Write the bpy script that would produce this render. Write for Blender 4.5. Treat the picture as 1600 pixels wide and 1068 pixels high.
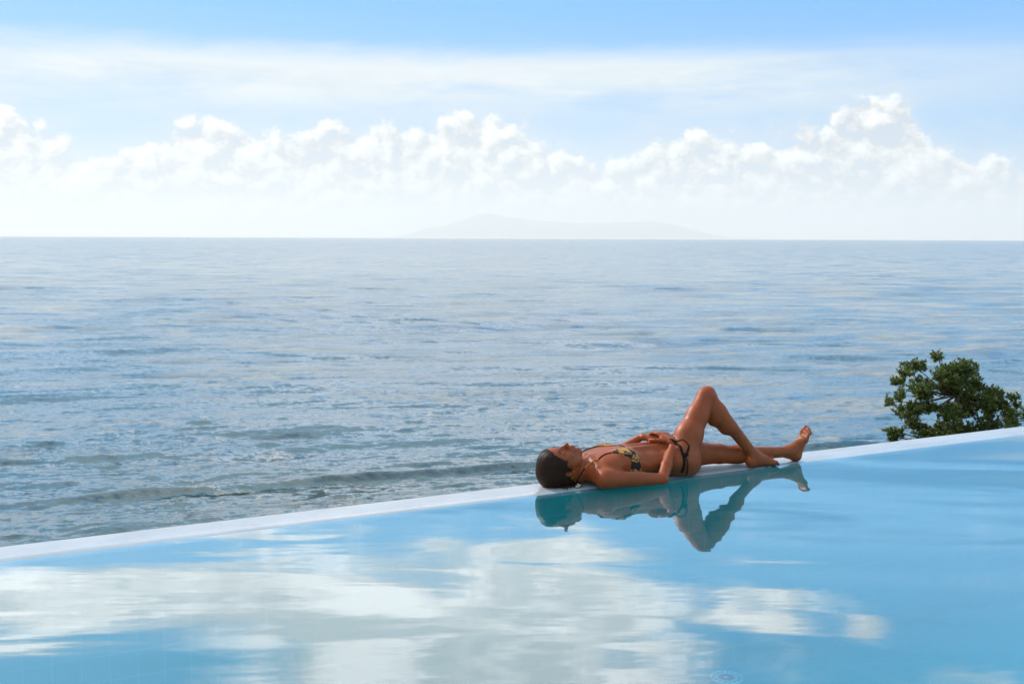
import bpy, bmesh, math, random
import numpy as np
from mathutils import Vector, Matrix
R = math.radians
for o in list(bpy.data.objects): bpy.data.objects.remove(o)
C = bpy.context.scene.collection
sc = bpy.context.scene

# ------------------------------------------------------------------ camera
CAM_H = 1.16
PITCH, ROLL = math.atan(163.7/1739), math.atan(6.5/1600)
cd = bpy.data.cameras.new('camera'); cam = bpy.data.objects.new('camera', cd); C.objects.link(cam)
cd.sensor_width = 36; cd.lens = 36*1739/1600; cd.clip_start = .05; cd.clip_end = 200000
cam.location = (0, 0, CAM_H)
cam.matrix_world = Matrix.Translation((0, 0, CAM_H)) @ Matrix.Rotation(R(90)-PITCH, 4, 'X') @ Matrix.Rotation(ROLL, 4, 'Z')
cd.dof.use_dof = True; cd.dof.focus_distance = 5.6; cd.dof.aperture_fstop = 8
sc.camera = cam

# ------------------------------------------------------------------ light
SUN_AZ, SUN_EL = R(-50), R(36)           # azimuth from +Y towards +X
sun_dir = Vector((math.sin(SUN_AZ)*math.cos(SUN_EL), math.cos(SUN_AZ)*math.cos(SUN_EL), math.sin(SUN_EL)))
sd = bpy.data.lights.new('sun', 'SUN'); sd.energy = 3.9; sd.angle = R(.6); sd.color = (1, .93, .84)
sun = bpy.data.objects.new('sun', sd); C.objects.link(sun)
sun.rotation_euler = sun_dir.to_track_quat('Z', 'Y').to_euler()
sc.view_settings.view_transform = 'Standard'; sc.view_settings.look = 'None'
sc.view_settings.exposure = .2; sc.view_settings.gamma = 1
sc.cycles.max_bounces = 8; sc.cycles.transparent_max_bounces = 12; sc.cycles.caustics_reflective = False
sc.cycles.caustics_refractive = False; sc.cycles.volume_bounces = 3
sc.cycles.use_denoising = True

# ------------------------------------------------------------------ node helpers
class NT:
    def __init__(s, tree): s.t = tree; s.n = tree.nodes; s.l = tree.links
    def node(s, kind, **kw):
        n = s.n.new(kind)
        for k, v in kw.items(): setattr(n, k, v)
        return n
    def link(s, a, b): s.l.new(a, b)
    def put(s, sock, v):
        if isinstance(v, bpy.types.NodeSocket): s.l.new(v, sock)
        elif v is not None: sock.default_value = v
    def m(s, op, a=None, b=None, c=None, clamp=False):
        n = s.node('ShaderNodeMath', operation=op, use_clamp=clamp)
        for i, v in enumerate((a, b, c)): s.put(n.inputs[i], v)
        return n.outputs[0]
    def v(s, op, a=None, b=None, out=0, scale=None):
        n = s.node('ShaderNodeVectorMath', operation=op)
        s.put(n.inputs[0], a)
        if b is not None: s.put(n.inputs[1], b)
        if scale is not None: s.put(n.inputs['Scale'], scale)
        return n.outputs[out]
    def sep(s, v):
        n = s.node('ShaderNodeSeparateXYZ'); s.put(n.inputs[0], v); return n.outputs
    def comb(s, x=0., y=0., z=0.):
        n = s.node('ShaderNodeCombineXYZ')
        for i, q in enumerate((x, y, z)): s.put(n.inputs[i], q)
        return n.outputs[0]
    def noise(s, vec, scale, detail=4., rough=.5, dist=0., dim='3D', out='Fac', lac=2.):
        n = s.node('ShaderNodeTexNoise', noise_dimensions=dim)
        s.put(n.inputs['Vector'], vec); n.inputs['Scale'].default_value = scale
        n.inputs['Detail'].default_value = detail; n.inputs['Roughness'].default_value = rough
        n.inputs['Distortion'].default_value = dist; n.inputs['Lacunarity'].default_value = lac
        return n.outputs[out]
    def smooth(s, x, a, b, c=0., d=1.):
        n = s.node('ShaderNodeMapRange', interpolation_type='SMOOTHSTEP')
        s.put(n.inputs[0], x)
        for i, q in enumerate((a, b, c, d)): s.put(n.inputs[i+1], q)
        return n.outputs[0]
    def lin(s, x, a, b, c=0., d=1.):
        n = s.node('ShaderNodeMapRange'); s.put(n.inputs[0], x)
        for i, q in enumerate((a, b, c, d)): s.put(n.inputs[i+1], q)
        return n.outputs[0]
    def mix(s, f, a, b, blend='MIX'):
        n = s.node('ShaderNodeMix', data_type='RGBA', blend_type=blend)
        s.put(n.inputs[0], f); s.put(n.inputs[6], a); s.put(n.inputs[7], b)
        return n.outputs[2]
def rgba(r, g, b): return (r, g, b, 1)
def srgb(r, g, b):
    f = lambda c: ((c/255+.055)/1.055)**2.4 if c > 10.3 else c/255/12.92
    return (f(r), f(g), f(b), 1)

# ------------------------------------------------------------------ sky
W = bpy.data.worlds.new('World'); sc.world = W; W.use_nodes = True
t = NT(W.node_tree); t.n.clear()
wout = t.node('ShaderNodeOutputWorld'); bg = t.node('ShaderNodeBackground'); t.link(bg.outputs[0], wout.inputs[0])
gen = t.node('ShaderNodeTexCoord').outputs['Generated']
dx, dy, dz = t.sep(t.v('NORMALIZE', gen))
K = 1000.
az = t.m('MULTIPLY', t.m('ARCTAN2', dx, dy), K)                # thousandths of a radian, + to the right of north
el = t.m('MULTIPLY', t.m('ARCSINE', dz), K)
sky = t.node('ShaderNodeTexSky', sky_type='NISHITA'); sky.sun_disc = False
sky.sun_elevation = SUN_EL; sky.sun_rotation = SUN_AZ; sky.air_density = 1.0; sky.dust_density = .6; sky.ozone_density = 1.6
skyc = t.mix(1., sky.outputs[0], rgba(.103, .103, .103), 'MULTIPLY')
# clear air colour: pale near the horizon, bluer to the right
grad = t.node('ShaderNodeValToRGB'); t.link(t.lin(el, 0, 1500), grad.inputs[0])
cr = grad.color_ramp; cr.elements[0].position = 0; cr.elements[0].color = rgba(.50, .72, .90)
cr.elements[1].position = 1; cr.elements[1].color = rgba(.05, .17, .45)
for p, c in ((.045, (.33, .62, .95)), (.135, (.09, .46, 1.0)), (.16, (.48, .98, 1.62)), (.24, (.42, .96, 1.6)), (.34, (.34, .82, 1.30)), (.55, (.26, .60, 1.0)), (.8, (.12, .34, .70))):
    e = cr.elements.new(p); e.color = rgba(*c)
side = t.smooth(az, -450, 480)
clear = t.mix(side, t.mix(1., grad.outputs[0], rgba(1.08, 1.04, 1.03), 'MULTIPLY'), t.mix(1., grad.outputs[0], rgba(.80, .92, .98), 'MULTIPLY'))
clear = t.mix(.12, clear, skyc)
uv = t.comb(az, el, 0.)
# ---- high thin layer
str_n = t.noise(t.comb(t.m('MULTIPLY', az, .0028), t.m('MULTIPLY', el, .022), 3.1), 1., 6, .55, .3)
str_f = t.noise(t.comb(t.m('MULTIPLY', az, .012), t.m('MULTIPLY', el, .05), 7.7), 1., 6, .6, .4)
edge = t.m('MULTIPLY_ADD', str_f, 26., 0.)
top = t.smooth(t.m('ADD', el, edge), 187, 160)               # soft upper limit of the layer
lay = t.m('MULTIPLY', t.smooth(t.m('ADD', t.m('MULTIPLY', str_n, .8), t.m('MULTIPLY', str_f, .2)), .24, .52), top)
lowb = t.smooth(el, 95, 128, .25, 1.)
lay = t.m('MULTIPLY', lay, lowb)
lay = t.m('MULTIPLY', lay, t.smooth(az, 120, 460, 1., .42))
lay_c = t.mix(str_f, rgba(.62, .70, .74), rgba(.94, .95, .92))
col = t.mix(t.m('MULTIPLY', lay, .93), clear, lay_c)
# ---- clouds above the picture (seen mirrored in the pool)
def blobs(lst):
    acc = None
    for x, y, rx, ry, w in lst:
        a = t.m('DIVIDE', t.m('SUBTRACT', az, float(x)), float(rx)); b = t.m('DIVIDE', t.m('SUBTRACT', el, float(y)), float(ry))
        d = t.m('ADD', t.m('MULTIPLY', a, a), t.m('MULTIPLY', b, b))
        g = t.m('MULTIPLY', t.m('EXPONENT', t.m('MULTIPLY', d, -1.)), w)
        acc = g if acc is None else t.m('ADD', acc, g)
    return acc
def P(x, y, rx, ry, w):    # bearings and elevations of the cloud patches, thousandths of a radian
    return ((x-800)/1.739, (y-370)/1.739, rx/1.739, ry/1.739, w)
hi = blobs([P(690, 1045, 230, 90, 1.3), P(130, 1070, 150, 45, -1.2), P(880, 950, 190, 75, 1.1), P(520, 945, 250, 90, 1.0), P(180, 890, 320, 55, 1.15),
            P(90, 960, 140, 18, .7), P(860, 860, 130, 40, .9), P(690, 838, 40, 20, .6), P(1180, 950, 95, 22, 1.2), P(1210, 912, 70, 12, .9),
            P(1350, 945, 35, 30, .8), P(1550, 1050, 110, 30, 1.1), P(1620, 850, 35, 60, .8), P(350, 830, 120, 14, .7), P(900, 1150, 400, 120, 1.),
            P(420, 930, 90, 40, .4), P(1500, 1180, 300, 60, .7)])
hn = t.noise(t.comb(t.m('MULTIPLY', az, .011), t.m('MULTIPLY', el, .02), 1.3), 1., 7, .58, .5)
hs = t.noise(t.comb(t.m('MULTIPLY', az, .007), t.m('MULTIPLY', el, .03), 11.3), 1., 5, .55, .6)
himask = t.smooth(t.m('ADD', hi, t.m('MULTIPLY', t.m('SUBTRACT', hn, .5), 1.5)), .04, 1.12)
hi_c = t.mix(t.smooth(t.m('ADD', t.m('MULTIPLY', hs, .6), t.m('MULTIPLY', hn, .4)), .42, .60), rgba(1.55, 1.46, 1.42), rgba(2.65, 2.45, 2.35))
# unseen rest of the vault: scattered clouds, made fuller and brighter to lighten the sea
gn = t.noise(t.v('MULTIPLY', gen, (2.2, 2.2, 4.)), 1., 6, .55, .2)
rest = t.m('MULTIPLY', t.smooth(gn, .42, .60), t.m('MAXIMUM', t.smooth(el, 480, 620), t.m('MULTIPLY', t.smooth(t.m('ABSOLUTE', az), 620, 800), t.smooth(el, 120, 220))))
himask = t.m('MULTIPLY', himask, t.smooth(el, 216, 245))
col = t.mix(t.m('MULTIPLY', himask, .93), col, hi_c)
col = t.mix(t.m('MULTIPLY', rest, .85), col, rgba(.98, 1.10, 1.13))
# ---- cumulus bank on the horizon
prof = [(0, 215), (45, 192), (95, 150), (150, 130), (185, 104), (235, 128), (290, 158), (330, 170), (400, 163), (470, 146), (520, 160), (600, 164), (660, 165),
        (700, 186), (740, 196), (775, 180), (800, 166), (850, 146), (885, 120), (950, 118), (1000, 138), (1040, 150), (1100, 153), (1150, 143), (1200, 146),
        (1250, 162), (1300, 184), (1335, 200), (1370, 196), (1400, 172), (1430, 128), (1475, 112), (1520, 110), (1560, 96), (1580, 118), (1600, 124)]
fc = t.node('ShaderNodeFloatCurve')
t.link(t.lin(az, -800/1.739, 800/1.739), fc.inputs[1])
cv = fc.mapping.curves[0]
for i, (x, y) in enumerate(prof):
    q = (x/1600, y/400)
    if i == 0: cv.points[0].location = q
    elif i == len(prof)-1: cv.points[-1].location = q
    else: cv.points.new(*q)
fc.mapping.update()
pr = t.m('MULTIPLY_ADD', fc.outputs[0], 400/1.739, 8.)
def puff(off):
    p = t.v('ADD', t.v('MULTIPLY', uv, (.030, .036, 1)), (off[0], off[1], 0.))
    warp = t.v('ADD', p, t.v('SCALE', t.v('SUBTRACT', t.noise(p, 1.4, 4, .6, out='Color'), (.5, .5, .5)), scale=.9))
    vo = t.node('ShaderNodeTexVoronoi', feature='SMOOTH_F1', voronoi_dimensions='2D'); t.link(warp, vo.inputs['Vector'])
    vo.inputs['Scale'].default_value = 1.; vo.inputs['Smoothness'].default_value = .35
    vo.inputs['Detail'].default_value = 3.; vo.inputs['Roughness'].default_value = .55
    n = t.noise(p, .45, 7, .62, .1)
    return t.m('ADD', t.m('MULTIPLY', t.m('SUBTRACT', 1., vo.outputs['Distance']), .42), t.m('MULTIPLY', n, .75))
p0 = puff((0., 0.)); p1 = puff((-.16, .30)); 
lift = t.m('MULTIPLY', t.m('SUBTRACT', p0, .56), 50.)
dd = t.m('SUBTRACT', t.m('ADD', pr, lift), el)
cmask = t.smooth(dd, -3., 9.)
wisp = t.smooth(t.m('ADD', dd, t.m('MULTIPLY', str_f, 30.)), -18., 28.)
relief = t.m('MULTIPLY', t.m('SUBTRACT', p0, p1), 2.0)  # cloud lighting painted into the colour: sunward relief, bright edges, greyer interior
rim = t.smooth(dd, 22., 0.)
depth = t.smooth(dd, 5., 60.)
soft = t.noise(t.v('MULTIPLY', uv, (.012, .02, 1)), 1., 4, .5)
lum = t.m('ADD', t.m('ADD', .82, t.m('MULTIPLY', relief, t.smooth(el, 15, 95, .5, .75))), t.m('MULTIPLY', rim, .07))
lum = t.m('SUBTRACT', lum, t.m('MULTIPLY', t.m('MULTIPLY', depth, t.smooth(soft, .40, .62)), .10))
lum = t.m('SUBTRACT', lum, t.m('MULTIPLY', side, .05))
lum = t.m('MINIMUM', t.m('MAXIMUM', lum, .56), 1.10)
cum_c = t.mix(1., t.comb(lum, lum, lum), rgba(1., 1.0, .985), 'MULTIPLY')
cum_c = t.mix(t.smooth(lum, .78, .52), cum_c, rgba(.55, .64, .74))
col = t.mix(t.m('MULTIPLY', wisp, .55), col, rgba(.66, .73, .80))
col = t.mix(t.m('MULTIPLY', cmask, .97), col, cum_c)
haze_c = t.mix(side, rgba(.78, .77, .73), rgba(.67, .68, .67))
col = t.mix(t.smooth(el, 50, -2, 0., .75), col, haze_c)
t.link(col, bg.inputs[0]); bg.inputs[1].default_value = 1.

# ------------------------------------------------------------------ generic helpers
def new_mat(name):
    m = bpy.data.materials.new(name); m.use_nodes = True; m.node_tree.nodes.clear(); return m, NT(m.node_tree)
def principled(name, base, rough=.5, spec=.5, bump=None, **kw):
    m, n = new_mat(name)
    out = n.node('ShaderNodeOutputMaterial'); b = n.node('ShaderNodeBsdfPrincipled'); n.link(b.outputs[0], out.inputs[0])
    base = base(n) if callable(base) else base
    n.put(b.inputs['Base Color'], base); n.put(b.inputs['Roughness'], rough(n) if callable(rough) else rough)
    b.inputs['Specular IOR Level'].default_value = spec
    for k, v in kw.items(): n.put(b.inputs[k.replace('_', ' ')], v)
    if bump:
        h, dist = bump(n); bp = n.node('ShaderNodeBump'); bp.inputs['Distance'].default_value = dist
        n.link(h, bp.inputs['Height']); n.link(bp.outputs[0], b.inputs['Normal'])
    return m
def mesh_np(name, V, F, mat=None, parent=None, smooth=True, loc=None):
    V = np.asarray(V, np.float32); me = bpy.data.meshes.new(name)
    if isinstance(F, np.ndarray):
        k = F.shape[1]; me.vertices.add(len(V)); me.vertices.foreach_set('co', V.ravel())
        me.loops.add(F.size); me.loops.foreach_set('vertex_index', F.ravel().astype(np.int32))
        me.polygons.add(len(F)); me.polygons.foreach_set('loop_start', np.arange(0, F.size, k, dtype=np.int32))
        me.polygons.foreach_set('loop_total', np.full(len(F), k, np.int32))
        me.update(calc_edges=True)
    else: me.from_pydata([tuple(v) for v in V], [], F)
    me.validate()
    if smooth: me.polygons.foreach_set('use_smooth', np.ones(len(me.polygons), bool))
    o = bpy.data.objects.new(name, me); C.objects.link(o)
    if mat: me.materials.append(mat)
    if parent: o.parent = parent
    if loc: o.location = loc
    return o
def tag(o, label=None, cat=None, group=None, kind=None):
    if label: o['label'] = label
    if cat: o['category'] = cat
    if group: o['group'] = group
    if kind: o['kind'] = kind
    return o
def empty(name, loc=(0, 0, 0), rz=0., parent=None):
    o = bpy.data.objects.new(name, None); C.objects.link(o); o.location = loc; o.rotation_euler.z = rz
    o.empty_display_size = .1
    if parent: o.parent = parent
    return o
def tube(path, rad, seg=8, cap=True):
    """tapered tube along a polyline -> verts, faces(list)"""
    path = [Vector(p) for p in path]; V, F = [], []
    if not hasattr(rad, '__len__'): rad = [rad]*len(path)
    up = Vector((.13, .2, .97)); prev = None
    for i, p in enumerate(path):
        d = (path[min(i+1, len(path)-1)] - path[max(i-1, 0)]).normalized()
        a = d.cross(up) if prev is None else prev - d*prev.dot(d)
        if a.length < 1e-5: a = d.orthogonal()
        a.normalize(); prev = a; b = d.cross(a)
        for k in range(seg):
            an = 2*math.pi*k/seg; V.append(p + (a*math.cos(an)+b*math.sin(an))*rad[i])
    for i in range(len(path)-1):
        for k in range(seg):
            k2 = (k+1) % seg; F.append((i*seg+k, i*seg+k2, (i+1)*seg+k2, (i+1)*seg+k))
    if cap:
        F.append(tuple(reversed(range(seg)))); F.append(tuple(range((len(path)-1)*seg, len(path)*seg)))
    return V, F
class MB:
    def __init__(s): s.V = []; s.F = []
    def add(s, vf):
        k = len(s.V); s.V += list(vf[0]); s.F += [tuple(i+k for i in f) for f in vf[1]]
    def build(s, name, mat, parent=None, smooth=True): return mesh_np(name, s.V, s.F, mat, parent, smooth)

# ------------------------------------------------------------------ frame of the pool edge
EX = Vector((.87717, .48018, 0)); EY = Vector((-.48018, .87717, 0))
EDGE_O = Vector((.1656, 4.948, 0)); EDGE_A = math.atan2(EX.y, EX.x)
#%%SEA
SEA_Z = -12.0
def build_sea():
    rs = np.random.RandomState(4)
    # spectral tiles, each one band of wavelengths
    def tile(L, N, lo, hi, rms, spread, seed):
        rs = np.random.RandomState(seed)
        k1 = np.fft.fftfreq(N, L/N)*2*np.pi; KX, KY = np.meshgrid(k1, k1, indexing='ij'); k = np.hypot(KX, KY); k[0, 0] = 1
        wd = np.array([.30, -.954]); c = (KX*wd[0]+KY*wd[1])/k
        lam = 2*np.pi/k; amp = np.where((lam > lo) & (lam < hi), lam**1.55, 0) * (np.abs(c)**spread + .015)
        amp[0, 0] = 0
        h = np.fft.ifft2(amp*(rs.randn(N, N)+1j*rs.randn(N, N))).real
        h *= rms/h.std(); 
        h = h + .35*h*np.abs(h)/rms*.5
        return h.astype(np.float32), L
    bands = [(tile(613., 512, 9, 34, .12, 9, 1), 9.), (tile(211., 1024, 2.6, 9, .044, 8, 2), 2.6), (tile(71., 1024, .7, 2.6, .018, 5, 3), .7)]
    def samp(tl, x, y):
        h, L = tl; N = h.shape[0]; fx = (x/L*N) % N; fy = (y/L*N) % N
        i = np.floor(fx).astype(int); j = np.floor(fy).astype(int); a = fx-i; b = fy-j; i %= N; j %= N; i2 = (i+1) % N; j2 = (j+1) % N
        return h[i, j]*(1-a)*(1-b)+h[i2, j]*a*(1-b)+h[i, j2]*(1-a)*b+h[i2, j2]*a*b
    Hs = CAM_H-SEA_Z; D = [20.]
    while D[-1] < 9000: D.append(D[-1]+max(.11, .62*D[-1]**2/(1113*Hs)))
    D = np.array(D); D[-1] = 9000
    u = np.concatenate([[-6, -3, -1.8, -1.2, -.9], np.linspace(-.66, .66, 1150), [.9, 1.2, 1.8, 3, 6]])
    DD, U = np.meshgrid(D, u, indexing='ij'); X = U*DD; Y = DD
    sp = np.gradient(D)[:, None]*np.ones_like(X)
    su = np.gradient(u)[None, :]*DD
    sp = np.maximum(sp, su)
    Z = np.zeros_like(X)
    for tl, lo in bands:
        fade = np.clip((lo*1.1/sp-1.)/1.2, 0, 1)
        gust = .8+.4*np.sin(X*.031+Y*.017+lo)*np.sin(Y*.023-X*.009)
        Z += samp(tl, X, Y)*fade*gust
    # two low swells running in to the shore
    nx, ny = -.325, .946
    wob = samp(bands[0][0], X*1.0+30, Y*.6)*5 
    s = X*nx+Y*ny+wob*.8
    for s0, h, w, sd_ in ((58.9, .46, .80, 1.3), (62.2, .20, .7, 4.1), (69., .16, 1.0, 7.7), (80., .18, 1.3, 2.2)):
        tt = X*.946+Y*.325
        am = .62+.38*np.sin(tt*.21+sd_)*np.sin(tt*.083+sd_*2)+.2*np.sin(tt*.6+sd_)
        q = (s-s0)/w; Z += h*am*np.exp(-q*q*np.where(q < 0, 2.2, .6))
    n, mcols = X.shape
    Vv = np.stack([X, Y, Z+SEA_Z], -1).reshape(-1, 3)
    idx = np.arange(n*mcols).reshape(n, mcols)
    F = np.stack([idx[:-1, :-1], idx[:-1, 1:], idx[1:, 1:], idx[1:, :-1]], -1).reshape(-1, 4)
    m, t = new_mat('sea_water')
    out = t.node('ShaderNodeOutputMaterial'); b = t.node('ShaderNodeBsdfPrincipled'); t.link(b.outputs[0], out.inputs[0])
    geo = t.node('ShaderNodeNewGeometry'); pos = geo.outputs['Position']
    far = t.node('ShaderNodeAttribute', attribute_name='far').outputs['Fac']
    def slopes(sx, sy, scale, det, rough, seed):
        c = t.noise(t.v('ADD', t.v('MULTIPLY', pos, (sx, sy, 0)), (seed, seed*.7, 0)), scale, det, rough, .4, '2D', 'Color')
        return t.v('MULTIPLY', t.v('SUBTRACT', c, (.5, .5, .5)), (.75, 1., 0.))
    fine = slopes(.5, 1., 3.6, 6, .78, 3.)
    mid = slopes(.05, .16, 1., 9, .78, 9.)
    big = slopes(.004, .016, 1., 7, .72, 21.)
    nf = t.v('SCALE', fine, scale=t.lin(far, 0, 1, 1.15, .5))
    nm = t.v('SCALE', mid, scale=t.lin(far, 0, 1, 1.25, 2.1))
    nb = t.v('SCALE', big, scale=t.lin(far, 0, 1, .04, .25))
    nn = t.v('NORMALIZE', t.v('ADD', geo.outputs['Normal'], t.v('ADD', nf, t.v('ADD', nm, nb))))
    t.link(nn, b.inputs['Normal'])
    olive = t.noise(t.v('MULTIPLY', pos, (.05, .12, 0)), 1., 3, .5)
    px, py, pz = t.sep(pos)
    shore = t.m('MULTIPLY', t.smooth(py, 84, 46), t.smooth(olive, .3, .6))
    t.link(t.mix(shore, rgba(.018, .072, .098), rgba(.036, .052, .036)), b.inputs['Base Color'])
    t.put(b.inputs['Roughness'], t.lin(far, 0, 1, .06, .14)); b.inputs['IOR'].default_value = 1.72; b.inputs['Specular IOR Level'].default_value = .9; b.inputs['Specular Tint'].default_value = (.93, 1., 1., 1)
    o = mesh_np('sea', Vv, F, m)
    at = o.data.attributes.new('far', 'FLOAT', 'POINT')
    at.data.foreach_set('value', np.clip(np.log(np.maximum(DD, 40)/40)/np.log(30), 0, 1).astype(np.float32).ravel())
    tag(o, kind='structure')
    # hazy island on the horizon
    return o
build_sea()

def build_land():
    # islands beyond the horizon
    rs = np.random.RandomState(7)
    def island(cx, Dist, w, h, dpt, prof, name, label, seed):
        nx_, ny_ = 90, 30; rs = np.random.RandomState(seed)
        xs = np.linspace(-1, 1, nx_); ys = np.linspace(-1, 1, ny_)
        Xg, Yg = np.meshgrid(xs, ys, indexing='ij')
        base = np.interp(xs, [p[0] for p in prof], [p[1] for p in prof])[:, None]*np.clip(1-Yg**2*1.0, 0, 1)
        n = sum(np.sin(Xg*f*1.7+rs.rand()*6)*np.sin(Yg*f+rs.rand()*6)/f for f in (5, 9, 17, 31))*.35
        Z = base*h*(1+.35*n)
        V = np.stack([cx+Xg*w, Dist+Yg*dpt, SEA_Z-5+Z], -1).reshape(-1, 3)
        idx = np.arange(nx_*ny_).reshape(nx_, ny_)
        F = np.stack([idx[:-1, :-1], idx[1:, :-1], idx[1:, 1:], idx[:-1, 1:]], -1).reshape(-1, 4)
        m = principled('island_forest', lambda t: t.mix(t.noise(t.node('ShaderNodeNewGeometry').outputs['Position'], .002, 5), rgba(.04, .07, .03), rgba(.12, .13, .09)), .9, .2)
        tag(mesh_np(name, V, F, m), kind='structure')
    D = 50000.; s = D/1739
    island((873-800)*s, D, 250*s, 33*s, 5000, [(-1, 0), (-.92, .15), (-.82, .42), (-.70, .55), (-.52, 1.0), (-.44, 1.12), (-.34, .98), (-.15, .80), (.1, .66), (.4, .72), (.6, .80), (.74, .55), (.9, .2), (1, 0)], 'mountain_island', '', 3)
    # slope under the pool running down to the sea
    nx_, ny_ = 120, 60
    xs = np.linspace(-22, 55, nx_); ys = np.linspace(0, 1, ny_)
    V = []
    for x in xs:
        for q in ys:
            y = -6+q*44
            # distance out from the pool edge
            d = max(0., (Vector((x, y, 0))-EDGE_O).dot(EY)-.3)
            z = -2.6-d*.36-.6*math.sin(x*.7+y*.4)*min(1, d*.3)*.5-.3*math.sin(x*1.9-y*1.3)*min(1, d*.3)*.4
            V.append((x, y, max(z, -14.)))
    idx = np.arange(nx_*ny_).reshape(nx_, ny_)
    F = np.stack([idx[:-1, :-1], idx[1:, :-1], idx[1:, 1:], idx[:-1, 1:]], -1).reshape(-1, 4)
    m = principled('slope_earth', lambda t: t.mix(t.smooth(t.noise(t.node('ShaderNodeNewGeometry').outputs['Position'], .9, 6), .42, .6), rgba(.16, .13, .09), rgba(.05, .08, .025)), .95, .2,
                   bump=lambda t: (t.noise(t.node('ShaderNodeNewGeometry').outputs['Position'], 3., 7, .65), .2))
    tag(mesh_np('hillside', V, F, m), kind='structure')
build_land()
def build_haze():
    x, y0, y1, z0, z1 = 120000., -30000., 58000., -30., 1250.
    vs = [(a, b, c) for a in (-x, x) for b in (y0, y1) for c in (z0, z1)]
    fs = [(0, 1, 3, 2), (4, 6, 7, 5), (0, 4, 5, 1), (2, 3, 7, 6), (0, 2, 6, 4), (1, 5, 7, 3)]
    m, t = new_mat('sea_air'); out = t.node('ShaderNodeOutputMaterial'); v = t.node('ShaderNodeVolumePrincipled')
    v.inputs['Color'].default_value = rgba(.84, .82, .785); v.inputs['Density'].default_value = 5.6e-5; v.inputs['Anisotropy'].default_value = .2
    t.link(v.outputs[0], out.inputs['Volume'])
    tag(mesh_np('haze', vs, fs, m, smooth=False), kind='stuff')
build_haze()
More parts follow.
